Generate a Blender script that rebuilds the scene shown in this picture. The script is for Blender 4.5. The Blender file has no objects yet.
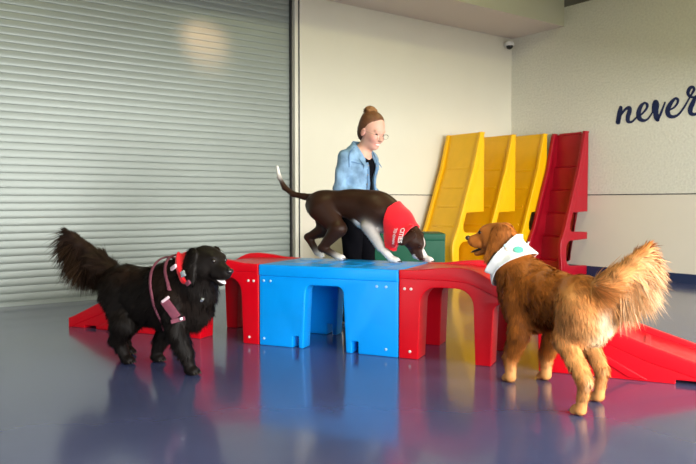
import bpy, bmesh, math, random
import numpy as np
from mathutils import Vector, Matrix
random.seed(7); rng = np.random.default_rng(7)
scene = bpy.context.scene
COL = scene.collection

# ------------------------------------------------------------------ camera
FPX = 700.0; CAMZ = 0.92; PITCH = math.atan(29/FPX)
cd = bpy.data.cameras.new('camera'); cam = bpy.data.objects.new('camera', cd); COL.objects.link(cam)
cam.location = (0, 0, CAMZ); cam.rotation_euler = (math.pi/2-PITCH, 0, 0)
cd.sensor_width = 36; cd.lens = FPX/696*36; cd.clip_end = 100
cd.dof.use_dof = True; cd.dof.focus_distance = 4.0; cd.dof.aperture_fstop = 5.6
scene.camera = cam
def ray(px, py):
    u = (px-348)/FPX; v = -(py-232)/FPX; c, s = math.cos(PITCH), math.sin(PITCH)
    return Vector((u, v*s+c, v*c-s))
def on_plane(px, py, p0, n):
    d = ray(px, py); o = Vector((0, 0, CAMZ)); n = Vector(n)
    return o + d*((Vector(p0)-o).dot(n)/d.dot(n))

# ------------------------------------------------------------------ materials
def mat(name, col, rough=.5, spec=.5, metal=0, noise=None, bump=None, coat=0, attr=None, emis=None, sheen=0, sss=0):
    m = bpy.data.materials.new(name); m.use_nodes = True; nt = m.node_tree; N = nt.nodes; L = nt.links
    b = N['Principled BSDF']
    b.inputs['Base Color'].default_value = (*col, 1); b.inputs['Roughness'].default_value = rough
    b.inputs['Specular IOR Level'].default_value = spec; b.inputs['Metallic'].default_value = metal
    b.inputs['Coat Weight'].default_value = coat; b.inputs['Coat Roughness'].default_value = .08
    b.inputs['Sheen Weight'].default_value = sheen
    if sss: b.inputs['Subsurface Weight'].default_value = sss; b.inputs['Subsurface Scale'].default_value = .02
    tc = N.new('ShaderNodeTexCoord')
    src = None
    if attr:
        a = N.new('ShaderNodeAttribute'); a.attribute_name = attr; src = a.outputs['Color']
        L.new(src, b.inputs['Base Color'])
    if noise:   # (scale, amount)
        n = N.new('ShaderNodeTexNoise'); n.inputs['Scale'].default_value = noise[0]; n.inputs['Detail'].default_value = 4
        L.new(tc.outputs['Object'], n.inputs['Vector'])
        mr = N.new('ShaderNodeMapRange'); mr.inputs['To Min'].default_value = 1-noise[1]; mr.inputs['To Max'].default_value = 1+noise[1]
        mr.inputs['From Min'].default_value = .25; mr.inputs['From Max'].default_value = .75
        L.new(n.outputs['Fac'], mr.inputs['Value'])
        mx = N.new('ShaderNodeMix'); mx.data_type = 'RGBA'; mx.blend_type = 'MULTIPLY'; mx.inputs['Factor'].default_value = 1
        if src: L.new(src, mx.inputs['A'])
        else: mx.inputs['A'].default_value = (*col, 1)
        L.new(mr.outputs['Result'], mx.inputs['B']); L.new(mx.outputs['Result'], b.inputs['Base Color'])
    if bump:    # (scale, strength, distance)
        n2 = N.new('ShaderNodeTexNoise'); n2.inputs['Scale'].default_value = bump[0]; n2.inputs['Detail'].default_value = 3
        L.new(tc.outputs['Object'], n2.inputs['Vector'])
        bp = N.new('ShaderNodeBump'); bp.inputs['Strength'].default_value = bump[1]; bp.inputs['Distance'].default_value = bump[2]
        L.new(n2.outputs['Fac'], bp.inputs['Height']); L.new(bp.outputs['Normal'], b.inputs['Normal'])
    if emis:
        b.inputs['Emission Color'].default_value = (*emis[0], 1); b.inputs['Emission Strength'].default_value = emis[1]
    return m
M = {}
M['floor'] = mat('epoxy_floor', (.070, .082, .190), .17, .5, noise=(1.3, .14), bump=(5, .04, .02), coat=.22)
M['wall'] = mat('cream_paint', (.70, .675, .56), .6, .3, noise=(2, .02), bump=(180, .15, .002))
M['wallr'] = mat('orange_peel_paint', (.68, .68, .60), .55, .3, noise=(38, .09), bump=(38, .9, .010))
M['wains'] = mat('wainscot_panel', (.70, .655, .56), .35, .4, noise=(2, .02))
M['soffit'] = mat('soffit_paint', (.66, .60, .55), .7, .3)
M['soffitf'] = mat('soffit_face_paint', (.70, .70, .55), .7, .3)
M['ceil'] = mat('ceiling_paint', (.20, .18, .12), .8, .2)
M['frame'] = mat('door_frame_paint', (.72, .70, .60), .4, .4)
M['shutter'] = mat('shutter_steel', (.25, .285, .265), .42, .5, metal=.25, noise=(3, .03))
M['dark'] = mat('dark_gap', (.03, .03, .03), .7)
M['base'] = mat('navy_rubber', (.018, .03, .085), .4, .4)
M['navy'] = mat('navy_vinyl', (.006, .015, .075), .4, .4)
M['red'] = mat('red_plastic', (.66, .001, .010), .36, .30, noise=(8, .05), bump=(160, .10, .002), coat=.12)
M['blue'] = mat('blue_plastic', (.001, .34, 1.0), .36, .30, noise=(8, .04), bump=(160, .10, .002), coat=.12)
M['yellow'] = mat('yellow_plastic', (.87, .47, .002), .36, .45, noise=(8, .04), bump=(160, .12, .002))
M['green'] = mat('green_plastic', (.004, .085, .045), .45, .2, noise=(8, .04))
M['crimson'] = mat('crimson_plastic', (.36, .002, .014), .36, .45, noise=(8, .05), bump=(160, .12, .002))
M['bolt'] = mat('pale_bolt', (.75, .7, .66), .3, .5)
M['boltb'] = mat('pale_blue_bolt', (.30, .55, .95), .3, .5)
M['white'] = mat('white_plastic', (.8, .8, .76), .35)
M['lens'] = mat('smoked_dome', (.01, .01, .01), .08, .6)
M['fur'] = mat('fur', (1, 1, 1), .5, .22, attr='Col')
M['furg'] = mat('glossy_fur', (1, 1, 1), .5, .12, attr='Col')
M['furs'] = mat('short_coat', (1, 1, 1), .42, .20, attr='Col', noise=(25, .12), bump=(220, .25, .003))
M['nose'] = mat('nose_leather', (.012, .010, .010), .3, .5)
M['nosebr'] = mat('brown_nose_leather', (.06, .025, .018), .3, .5)
M['eye'] = mat('dark_eye', (.01, .006, .004), .08, .6)
M['tongue'] = mat('tongue', (.55, .30, .30), .35, .5)
M['tongueg'] = mat('wet_tongue', (.72, .68, .68), .2, .6)
M['claw'] = mat('claw', (.03, .025, .02), .3)
M['redcloth'] = mat('red_cloth', (.72, .008, .018), .8, .2, noise=(30, .08), bump=(60, .2, .004), sheen=.2)
M['whitecloth'] = mat('white_cloth', (.78, .80, .80), .85, .2, noise=(25, .04), bump=(50, .2, .004))
M['teal'] = mat('teal_print', (.10, .42, .33), .8)
M['peach'] = mat('peach_print', (.80, .62, .48), .8)
M['ltblue'] = mat('pale_blue_print', (.45, .60, .72), .8)
M['black'] = mat('black_webbing', (.01, .01, .012), .6)
M['mauve'] = mat('mauve_webbing', (.17, .038, .065), .7, noise=(40, .2))
M['pink'] = mat('pale_pink_webbing', (.72, .55, .60), .6)
M['metal'] = mat('tag_metal', (.6, .66, .7), .25, .5, metal=.8)
M['print'] = mat('white_print', (.82, .80, .80), .8)
M['skin'] = mat('skin', (.72, .42, .31), .5, .35, attr='Col', sss=.12)
M['hair'] = mat('blonde_hair', (.30, .16, .065), .45, .4, attr='Col', noise=(60, .25), bump=(150, .5, .004))
M['denim'] = mat('denim', (.19, .32, .47), .85, .15, noise=(16, .35), bump=(30, .5, .01))
M['denimd'] = mat('denim_seam', (.10, .19, .32), .85, .15)
M['blackcloth'] = mat('black_cloth', (.004, .004, .006), .9, .05, bump=(30, .4, .01))
M['shoe'] = mat('shoe', (.03, .03, .035), .5)
M['sole'] = mat('shoe_sole', (.6, .6, .58), .6)
M['glass'] = mat('spectacle_lens', (1, 1, 1), .02)
M['glass'].node_tree.nodes['Principled BSDF'].inputs['Transmission Weight'].default_value = 1
M['glass'].node_tree.nodes['Principled BSDF'].inputs['IOR'].default_value = 1.02
M['rim'] = mat('spectacle_rim', (.25, .20, .16), .3, .5, metal=.5)
M['teeth'] = mat('teeth', (.8, .78, .72), .3)
M['lip'] = mat('lip', (.50, .17, .15), .4)

# ------------------------------------------------------------------ object helpers
def link(name, me, m=None, parent=None):
    o = bpy.data.objects.new(name, me); COL.objects.link(o)
    if m is not None: me.materials.append(m)
    if parent is not None: o.parent = parent
    return o
def tag(o, label=None, cat=None, group=None, kind=None):
    for k, v in (('label', label), ('category', cat), ('group', group), ('kind', kind)):
        if v: o[k] = v
    return o
def thing(name, label, cat, mtx=None, group=None):
    o = bpy.data.objects.new(name, None); COL.objects.link(o); o.empty_display_size = .1
    if mtx is not None: o.matrix_world = mtx
    return tag(o, label, cat, group)
def bm_obj(name, bm, m, parent=None, bevel=0, seg=2, smooth=True, ang=35):
    bmesh.ops.recalc_face_normals(bm, faces=bm.faces)
    if bevel:
        es = [e for e in bm.edges if len(e.link_faces) == 2 and e.calc_face_angle(0) > math.radians(ang)]
        bmesh.ops.bevel(bm, geom=es, offset=bevel, segments=seg, affect='EDGES', profile=.6, clamp_overlap=True)
    me = bpy.data.meshes.new(name); bm.to_mesh(me); bm.free()
    if smooth:
        me.polygons.foreach_set('use_smooth', [True]*len(me.polygons)); me.set_sharp_from_angle(angle=math.radians(40))
    return link(name, me, m, parent)
def add_box(bm, lo, hi, mtx=None):
    vs = [bm.verts.new((x, y, z)) for x in (lo[0], hi[0]) for y in (lo[1], hi[1]) for z in (lo[2], hi[2])]
    for f in ((0,1,3,2),(4,6,7,5),(0,4,5,1),(2,3,7,6),(0,2,6,4),(1,5,7,3)): bm.faces.new([vs[i] for i in f])
    if mtx is not None: bmesh.ops.transform(bm, matrix=mtx, verts=vs)
    return vs
def add_prism(bm, pts, y0, y1):          # pts in (x, z), extruded along y
    a = [bm.verts.new((x, y0, z)) for x, z in pts]; b = [bm.verts.new((x, y1, z)) for x, z in pts]; n = len(pts)
    bm.faces.new(a[::-1]); bm.faces.new(b)
    for i in range(n): bm.faces.new((a[i], a[(i+1) % n], b[(i+1) % n], b[i]))
def add_tube(bm, pts, rad, n=8, cap=True):
    pts = [Vector(p) for p in pts]; rads = rad if isinstance(rad, (list, tuple)) else [rad]*len(pts); rings = []
    up = Vector((0, 0, 1))
    for i, p in enumerate(pts):
        t = (pts[min(i+1, len(pts)-1)]-pts[max(i-1, 0)]).normalized()
        s = t.cross(up); s = s.normalized() if s.length > 1e-3 else Vector((1, 0, 0)); w = s.cross(t)
        rings.append([bm.verts.new(p+rads[i]*(math.cos(2*math.pi*k/n)*s+math.sin(2*math.pi*k/n)*w)) for k in range(n)])
    for a, b in zip(rings, rings[1:]):
        for k in range(n): bm.faces.new((a[k], a[(k+1) % n], b[(k+1) % n], b[k]))
    if cap: bm.faces.new(rings[0][::-1]); bm.faces.new(rings[-1])
def add_ball(bm, c, r, mtx=None, u=16, v=10):
    sc = Matrix.Diagonal((*((r, r, r) if not hasattr(r, '__len__') else r), 1))
    mm = Matrix.Translation(Vector(c)) @ (mtx.to_4x4() if mtx is not None else Matrix.Identity(4)) @ sc
    bmesh.ops.create_uvsphere(bm, u_segments=u, v_segments=v, radius=1, matrix=mm)
def arc(cx, cz, r, a0, a1, n=6):
    return [(cx+r*math.cos(math.radians(a0+(a1-a0)*i/n)), cz+r*math.sin(math.radians(a0+(a1-a0)*i/n))) for i in range(n+1)]

# ------------------------------------------------------------------ the room
AX = Vector((math.sin(math.radians(53.5)), math.cos(math.radians(53.5)), 0)); BX = Vector((AX.y, -AX.x, 0))
CORNER = Vector((2.33, 10.06, 0))
ROOM = Matrix(((-AX.x, BX.x, 0, CORNER.x), (-AX.y, BX.y, 0, CORNER.y), (0, 0, 1, 0), (0, 0, 0, 1)))
def R3(a, s, z): return ROOM @ Vector((a, s, z))
def slab(name, lo, hi, m, bevel=0, kind='structure'):
    bm = bmesh.new(); add_box(bm, lo, hi); o = bm_obj(name, bm, m, None, bevel, smooth=bool(bevel)); o.matrix_world = ROOM; o['kind'] = kind; return o
slab('floor', (-1.2, -1.2, -.1), (13, 11.5, 0), M['floor'])
SH = 3.665                                # shutter begins here along the back wall
slab('wall_back', (-.12, -.2, 1.025), (SH-.07, 0, 4.2), M['wall'])
slab('wall_back_lower', (-.12, -.2, 0), (SH-.07, 0, 1.021), M['wains'])
slab('trim_1', (0, 0, 1.018), (SH-.07, .004, 1.028), M['dark'])
slab('wall_right', (-.12, 0, 1.028), (0, 11.5, 3.5), M['wallr'])
slab('wall_right_lower', (-.12, 0, 0), (0, 11.5, 1.021), M['wains'])
slab('trim_2', (-.004, .02, 1.018), (.004, 11.5, 1.030), M['dark'])
slab('baseboard_right', (0, .012, 0), (.012, 11.5, .11), M['base'])
slab('baseboard_back', (0, 0, 0), (SH-.12, .012, .11), M['base'])
slab('ceiling', (-1.2, -.2, 4.2), (13, 11.5, 4.3), M['ceil'])
bm = bmesh.new(); add_box(bm, (0, 0, 3.25), (12, .88, 4.2)); 
o = bm_obj('soffit', bm, M['soffitf'], smooth=False); o.matrix_world = ROOM; o['kind'] = 'structure'; o.name = 'trim_3'
o.data.materials.append(M['soffit'])
for p in o.data.polygons:
    if p.normal.z < -.5: p.material_index = 1
# outer wall above the ledge of the right wall
slab('wall_right_upper', (-1.2, -.2, 3.3), (-1.1, 11.5, 4.2), M['ceil'])
slab('wall_right_ledge', (-1.2, -.2, 3.3), (-.12, 11.5, 3.4), M['ceil'])
# shutter door: curved slats, one surface
bm = bmesh.new(); pitch = .0672; prof = []
for k in range(50):
    z = k*pitch+.045
    for u, d in ((0, -.007), (.03, -.001), (.10, .0005), (.4, .0018), (.7, .0014), (.94, .0), (.965, -.007)): prof.append((z+u*pitch, d))
prof = [(0.0, .004), (.035, .004), (.037, -.008)]+prof
rows = []
for z, d in prof: rows.append((bm.verts.new((SH, -.07+d, z)), bm.verts.new((12, -.07+d, z))))
for (a, b), (c, d) in zip(rows, rows[1:]): bm.faces.new((a, b, d, c))
o = bm_obj('door_1', bm, M['shutter'], ang=80); o.matrix_world = ROOM; o['kind'] = 'structure'
slab('trim_4', (SH, -.14, 3.36), (12, -.1, 4.2), M['dark'])
slab('wall_back_behind', (SH-.07, -.25, 0), (12, -.15, 4.2), M['dark'])
# guide rail and jamb at the right side of the shutter
bm = bmesh.new(); add_box(bm, (SH-.07, -.1, 0), (SH-.012, -.045, 3.25)); add_box(bm, (SH-.07, -.1, 0), (SH-.024, .008, 3.25)); add_box(bm, (SH-.12, -.1, 0), (SH-.078, .008, 3.25))
o = bm_obj('door_frame', bm, M['frame'], bevel=.006); o.matrix_world = ROOM; o['kind'] = 'structure'; o.name = 'trim_5'
slab('trim_6', (SH-.012, -.1, 0), (SH+.004, -.03, 3.25), M['dark'])
slab('trim_7', (SH-.0785, -.1, 0), (SH-.0695, .02, 3.25), M['dark'])
# unseen outer walls with a band of glazing; heads added to shade the upper room
slab('light_block_front', (-1.2, 8.6, 2.05), (13, 8.8, 4.2), M['wall'])  # unseen head, added to cut window light on the upper walls
slab('wall_front_sill', (-1.2, 8.6, 0), (13, 8.8, .25), M['wall'])
slab('light_block_bulkhead', (-.12, 4.9, 1.95), (12.9, 5.1, 4.2), M['wall'])  # unseen bulkhead added to block daylight, so the walls darken towards the top
slab('light_block_left', (12.9, -.2, 2.2), (13, 11.5, 4.2), M['wall'])  # unseen head, added to keep side light off the upper room

# ------------------------------------------------------------------ lettering on the right wall
def catmull(pts, n=8):
    P = [Vector(p) for p in pts]; P = [P[0]*2-P[1]]+P+[P[-1]*2-P[-2]]; out = []
    for i in range(1, len(P)-2):
        for k in range(n):
            t = k/n; a, b, c, d = P[i-1:i+3]
            out.append(.5*((2*b)+(c-a)*t+(2*a-5*b+4*c-d)*t*t+(3*b-a-3*c+d)*t**3))
    out.append(P[-2]); return out
def stroke(bm, pts, frame):
    """pts (u,v,width) in a plane given by frame; flat ribbon with real thickness"""
    P = catmull([(p[0], p[1], p[2]) for p in pts]); L = []; n = len(P); poly = []
    for i, p in enumerate(P):
        t = Vector((P[min(i+1, n-1)]-P[max(i-1, 0)]).xy).normalized(); nn = Vector((-t.y, t.x)); c = Vector(p.xy); w = max(p.z, .1)*.62
        poly.append((c+nn*w, c-nn*w))
    for h0 in (0,):
        v = [[bm.verts.new(frame(q.x, q.y, h)) for h in (0, 1) for q in pr] for pr in poly]
        for a, b in zip(v, v[1:]):
            bm.faces.new((a[2], a[3], b[3], b[2])); bm.faces.new((a[0], b[0], b[1], a[1]))
            bm.faces.new((a[0], a[2], b[2], b[0])); bm.faces.new((a[1], b[1], b[3], a[3]))
    for q in (P[0], P[-1]):
        ring = [(q.x+max(q.z, .1)*.62*math.cos(k*math.pi/6), q.y+max(q.z, .1)*.62*math.sin(k*math.pi/6)) for k in range(12)]
        t = [bm.verts.new(frame(x, y, 1)) for x, y in ring]; b = [bm.verts.new(frame(x, y, 0)) for x, y in ring]
        bm.faces.new(t)
        for k in range(12): bm.faces.new((t[k], t[(k+1) % 12], b[(k+1) % 12], b[k]))
wn = Vector((AX.x, AX.y, 0))
def wallframe(u, v, h):
    p = on_plane(610+u/8.093, 80+v/8.093, CORNER, wn); return p-wn*(.001+.004*h)
letters = [
 [[(88,222,22),(80,262,30),(66,342,30)],[(66,335,10),(88,285,13),(125,238,16),(156,224,24),(160,250,28),(146,300,28),(148,334,24),(178,338,14),(212,306,11)]],
 [[(212,306,10),(258,276,12),(296,232,14),(302,200,18),(280,186,14),(250,214,24),(232,268,30),(240,310,30),(272,328,20),(308,314,12),(345,262,10)]],
 [[(345,262,10),(352,205,18),(370,176,28),(378,200,34),(372,250,34),(376,300,34),(386,322,26)],[(386,322,18),(408,280,16),(428,230,13),(446,182,11)]],
 [[(474,248,10),(520,222,12),(548,184,14),(548,156,18),(526,152,16),(492,190,26),(468,244,32),(476,284,30),(510,298,22),(556,278,14),(600,222,12),(640,152,11)]],
 [[(640,152,11),(668,104,14),(682,76,18),(670,56,18),(646,68,22),(632,104,22),(648,134,16),(688,142,14)],[(694,132,14),(676,176,28),(652,232,32),(656,270,28),(690,278,18),(730,250,12)]]]
root = thing('wall_lettering', 'navy cursive word never fixed high on the right wall', 'lettering', Matrix.Translation(wallframe(370, 230, 0)))
for L in letters:
    bm = bmesh.new()
    for s in L: stroke(bm, s, wallframe)
    bmesh.ops.translate(bm, vec=-root.location, verts=bm.verts)
    bm_obj('letter', bm, M['navy'], root, smooth=False)

# ------------------------------------------------------------------ dome security camera
p = R3(.14, .08, 3.12)
root = thing('security_camera', 'small white dome camera on a bracket high in the room corner', 'camera', Matrix.Translation(p) @ ROOM.to_3x3().to_4x4())
bm = bmesh.new(); add_box(bm, (-.03, -.08, -.01), (.03, .0, .05)); add_tube(bm, [(0, -.06, .02), (0, 0, .03), (0, .02, .02)], .022)
bm_obj('bracket', bm, M['white'], root, .006)
bm = bmesh.new(); add_tube(bm, [(0, 0, .055), (0, 0, .05), (0, 0, .015), (0, 0, .0)], [.03, .055, .066, .062], 24)
bm_obj('housing', bm, M['white'], root)
bm = bmesh.new(); add_ball(bm, (0, 0, 0), (.05, .05, .05), u=20, v=12)
bm_obj('dome', bm, M['lens'], root)

# ------------------------------------------------------------------ agility units (rotomoulded plastic)
E1 = Vector((.871, -.387, 0)).normalized(); E2 = Vector((-E1.y, E1.x, 0))
BL = Vector((-.575, 4.513, 0)); BR = Vector((.296, 4.126, 0))
def frame_mtx(o, x, y, z):
    return Matrix(((x.x, y.x, z.x, o.x), (x.y, y.y, z.y, o.y), (x.z, y.z, z.z, o.z), (0, 0, 0, 1)))
def interp(prof, x):
    for (x0, z0), (x1, z1) in zip(prof, prof[1:]):
        if x <= x1: return z0+(z1-z0)*(x-x0)/(x1-x0)
    return prof[-1][1]
def opening(x0, x1, h, r, flare=.012):      # outline going from (x0,0) up, over and down to (x1,0)
    return [(x0-flare, 0)]+arc(x0+r, h-r, r, 180, 90)+arc(x1-r, h-r, r, 90, 0)+[(x1+flare, 0)]
def bolts(root, pts, m, y=-.001):
    for x, z in pts:
        bm = bmesh.new()
        add_tube(bm, [(x, y+.004, z), (x, y-.003, z), (x, y-.006, z)], [.0085, .0085, .005], 12); bm_obj('bolt', bm, m, root)
def make_ramp(m, L=1.64, W=.6, stairs=False, grip=.010, far_solid=False, notch=(1.38, 1.49), end=.068, bolt_m=None, groove=True):
    """local x from the tall end to the low end, y to the back, z up"""
    rail = [(0, .525), (.12, .528), (.24, .545), (.33, .552), (.40, .550), (.46, .535), (.56, .482), (.64, .448), (1.18, .256), (1.36, .188), (L-.04, end+.012), (L, end)]
    deck = [(0, .522), (.30, .522), (.42, .512), (.56, .450), (.64, .415), (1.18, .222), (1.36, .150), (L-.04, end-.01), (L-.01, end-.03)]
    xs = [i*L/48 for i in range(49)]
    low = opening(.13, .447, .43, .10)+opening(.560, .80, .355, .045)
    if notch: low += [(notch[0], 0), (notch[0], .022), (notch[1], .022), (notch[1], 0)]
    outline = [(0, 0)]+low+[(L, 0)]+[(x, interp(rail, x)) for x in reversed(xs)]
    out = []
    lw = .045 if stairs else .15
    for y0, y1 in ((0, lw), (W-lw, W)):    # leg
        if y0 and far_solid: low = []
        bm = bmesh.new()
        lip = .045
        pts = [(0, 0)]+low+[(L, 0)]+[(x, interp(deck, x)-.004) for x in reversed(xs) if x < L-.005]
        add_prism(bm, pts, y0 if y0 == 0 else y0, y1)
        a, b = (0, lip) if y0 == 0 else (W-lip, W)
        top = [(x, interp(rail, x)) for x in xs]; bot = [(x, interp(deck, x)-.05) for x in reversed(xs)]
        add_prism(bm, top+bot, a-(.004 if y0 == 0 else 0), b+(.004 if y0 else 0))
        if groove:                                        # raised rib running along the side
            yy = (-.010, .002) if y0 == 0 else (W-.002, W+.010)
            add_prism(bm, [(.93, .215), (1.00, .205), (1.36, .012), (1.27, .012)], *yy)
        out.append(('side_panel', bm, .010))
    bm = bmesh.new()
    if not stairs:
        add_prism(bm, [(x, interp(deck, x)) for x in xs]+[(x, interp(deck, x)-.035) for x in reversed(xs)], .03, W-.03)
        for x in (.62, .86, 1.10, 1.34):                  # grip steps
            z = interp(deck, x); add_prism(bm, [(x, z-.01), (x, z+grip), (x+.03, z+.002), (x+.03, z-.02)], .12, W-.12)
    else:
        st = [(0, .40), (.18, .40)]; n = 5
        for i in range(n):
            x0 = .18+i*.30; z = .40-.075*(i+1); st += [(x0+.02, z+.0), (x0+.30, z-.03)]
        st += [(L-.02, .012)]
        lowr = [(x, max(z-.02, .002)) for x, z in reversed(st)]
        add_prism(bm, st+lowr, .03, W-.03)
    out.append(('deck', bm, .006))
    bm = bmesh.new(); add_prism(bm, [(0.004, .40), (.03, .40), (.03, .515), (0.004, .515)], .1, W-.1); out.append(('end_wall', bm, .004))
    bm = bmesh.new(); add_box(bm, (L-.03, .1, .004), (L-.006, W-.1, end-.03)); out.append(('end_lip', bm, .004))
    return out
def ramp(name, label, mtx, m, bolt_m=None, bolt_pts=(), **kw):
    root = thing(name, label, 'play ramp', mtx)
    for nm, bm, bv in make_ramp(m, **kw):
        if mtx.to_3x3().determinant() < 0: pass
        bm_obj(nm, bm, m, root, bv, 3)
    if bolt_m: bolts(root, bolt_pts, bolt_m)
    return root
def mirror_bm(root):                      # mirror the ramp end for end (in x) so its tall end faces the other way
    for c in root.children:
        c.data.transform(Matrix.Diagonal((-1, 1, 1, 1))); c.data.flip_normals()
Z = Vector((0, 0, 1))
bp = [(.035, .415), (.075, .415), (.07, .045)]
GAP = .006
ramp('arched_ramp', 'red arched plastic ramp sloping down behind the golden dog', frame_mtx(BR+E1*GAP, E1, E2, Z), M['red'], M['bolt'], bp, notch=(1.49, 1.62), L=1.78, end=.055)
r = ramp('arched_ramp', 'red arched plastic ramp sloping down behind the black dog', frame_mtx(BL-E1*GAP, E1, E2, Z), M['red'], M['bolt'], bp)
mirror_bm(r)

# blue bridge block in the middle
def bridge(name, label, mtx, m, W=.953, D=.60, H=.525, bolt_m=None, solid=False):
    root = thing(name, label, 'play platform', mtx); c = W/2
    for y0, y1 in ((0, .10), (D-.10, D)):
        bm = bmesh.new()
        low = opening(.336, .596, .405, .045, .018)
        n1 = [(.245, 0), (.245, .075), (.285, .075), (.285, 0)]; n2 = [(.655, 0), (.655, .075), (.695, .075), (.695, 0)]
        if solid: low = []
        add_prism(bm, [(0, 0)]+n1+low+n2+[(W, 0), (W, H-.02), (0, H-.02)], y0, y1)
        bm_obj('side_panel', bm, m, root, .010, 3)
    bm = bmesh.new(); add_box(bm, (-.002, -.006, H-.075), (W+.002, D+.006, H)); bm_obj('deck', bm, m, root, .012, 3)
    for x0 in (.02, W-.045):
        bm = bmesh.new(); add_box(bm, (x0, .10, .02), (x0+.025, D-.10, H-.07)); bm_obj('end_wall', bm, m, root, .004)
    for i in range(2):                    # shallow moulded grips on the deck
        for j in range(4):
            bm = bmesh.new(); add_box(bm, (.12+.20*j, .12+.22*i, H-.002), (.24+.20*j, .26+.22*i, H+.002)); bm_obj('grip_pad', bm, m, root, .004)
    if bolt_m: bolts(root, [(.035, .42), (.085, .42), (W-.135, .42), (W-.075, .42), (.035, .045), (W-.075, .045)], bolt_m)
    return root
bridge('play_bridge', 'bright blue plastic platform with arched opening between the red ramps', frame_mtx(BL, E1, E2, Z), M['blue'], W=(BR-BL).length, bolt_m=M['boltb'])
gz = frame_mtx(Vector((.02, 7.35, 0)), Vector((1, -.02, 0)).normalized(), Vector((.02, 1, 0)).normalized(), Z)
bridge('play_bridge', 'dark green plastic platform standing behind the woman', gz, M['green'], W=1.0, D=.55, H=.60, solid=True)

# units leaning upright in the corner: tall end on the floor, base towards the right wall
def upright(name, label, a, s1, m, L=1.8, W=.6, **kw):
    # local x -> up, local z -> away from the wall (-AX), local y -> x × ... chosen so the near side is local y=0
    o = R3(a, s1, 0); x = Vector((0, 0, 1)); z = -AX; y = -BX
    mt = frame_mtx(o, x, y, z)
    root = thing(name, label, 'play ramp', mt)
    for nm, bm, bv in make_ramp(m, L=L, W=W, notch=None, groove=False, far_solid=True, **kw): bm_obj(nm, bm, m, root, bv, 3)
    return root
upright('play_slide', 'yellow plastic ramp stood upright, leftmost of the three yellow ones', 1.30, .69, M['yellow'], grip=.004)
upright('play_slide', 'yellow plastic ramp stood upright, middle of the three yellow ones', .735, .71, M['yellow'], grip=.004)
upright('play_slide', 'yellow plastic ramp stood upright between another yellow ramp and red steps', .17, .765, M['yellow'], L=1.84, grip=.004)
upright('play_steps', 'dark red plastic step unit stood upright against the right wall', .03, 1.30, M['crimson'], L=1.84, W=.52, stairs=True)

# ------------------------------------------------------------------ SDF body modelling
def frame_from(fwd, up=(0, 0, 1)):
    f = Vector(fwd).normalized(); s = Vector(up).cross(f).normalized(); u = f.cross(s)
    return np.array([list(f), list(s), list(u)])          # rows: forward, left, up
class Body:
    def __init__(s): s.p = []
    def cone(s, a, b, ra, rb, S=(1, 1, 1), k=.03, col=0, fl=None, fd=None, R=None, O=(0, 0, 0)):
        s.p.append(dict(t='c', a=np.array(a, float), b=np.array(b, float), ra=ra, rb=rb, S=np.array(S, float), k=k, col=col, fl=fl, fd=fd, R=np.eye(3) if R is None else R, O=np.array(O, float)))
    def ell(s, c, r, k=.03, col=0, fl=None, fd=None, R=None, O=(0, 0, 0)):
        s.p.append(dict(t='e', a=np.array(c, float), r=np.array(r, float), k=k, col=col, fl=fl, fd=fd, R=np.eye(3) if R is None else R, O=np.array(O, float)))
    def dist(s, q, P):
        X = (P-q['O']) @ q['R'].T
        if q['t'] == 'e':
            X = X-q['a']; r = q['r']; k0 = np.linalg.norm(X/r, axis=-1); k1 = np.linalg.norm(X/(r*r), axis=-1)+1e-9
            return k0*(k0-1)/k1
        S = q['S']; a = q['a']; b = (q['b']-a)/S; X = (X-a)/S
        bb = b@b; t = np.clip((X@b)/max(bb, 1e-9), 0, 1)
        return (np.linalg.norm(X-t[..., None]*b, axis=-1)-(q['ra']+(q['rb']-q['ra'])*t))*S.min()
    def bbox(s, q):
        if q['t'] == 'e': pts = np.array([q['a']]); r = q['r'].max()
        else: pts = np.array([q['a'], q['b']]); r = max(q['ra'], q['rb'])*q['S'].max()
        W = pts @ q['R'] + q['O']; return W.min(0)-r, W.max(0)+r
    def F(s, P):
        f = np.full(P.shape[:-1], 9.0)
        for q in s.p: f = smin(f, s.dist(q, P), q['k'])
        return f
    def bounds(s, pad=.03):
        B = [s.bbox(q) for q in s.p]; return np.min([b[0] for b in B], 0)-pad, np.max([b[1] for b in B], 0)+pad
    def grid(s, h, lo=None, hi=None):
        l, u = s.bounds(); lo = l if lo is None else np.array(lo); hi = u if hi is None else np.array(hi)
        n = np.ceil((hi-lo)/h).astype(int)+1; F = np.full(n, .2)
        ax = [lo[i]+h*np.arange(n[i]) for i in range(3)]
        for q in s.p:
            a, b = s.bbox(q); pad = q['k']+.03
            i0 = np.clip(np.floor((a-pad-lo)/h).astype(int), 0, n); i1 = np.clip(np.ceil((b+pad-lo)/h).astype(int)+1, 0, n)
            if (i1 <= i0).any(): continue
            sl = tuple(slice(i0[i], i1[i]) for i in range(3))
            P = np.stack(np.meshgrid(*[ax[i][sl[i]] for i in range(3)], indexing='ij'), -1)
            F[sl] = smin(F[sl], s.dist(q, P), q['k'])
        return F, lo, ax
    def attrs(s, V, cols, deffl, deffd):
        W = np.zeros(len(V)); C = np.zeros((len(V), 3)); FL = np.zeros(len(V)); FD = np.zeros((len(V), 3))
        D = np.array([s.dist(q, V) for q in s.p]); w = np.exp(-(D-D.min(0))/.010)
        for q, ww in zip(s.p, w):
            W += ww; C += ww[:, None]*np.array(cols[q['col']]); FL += ww*(deffl if q['fl'] is None else q['fl'])
            fd = deffd if q['fd'] is None else q['fd']; FD += ww[:, None]*(np.array(fd, float)/np.linalg.norm(fd))
        return C/W[:, None], FL/W, FD/(np.linalg.norm(FD, axis=1)[:, None]+1e-6)
def smin(a, b, k):
    h = np.clip(.5+.5*(b-a)/k, 0, 1); return a*h+b*(1-h)-k*h*(1-h)
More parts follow.
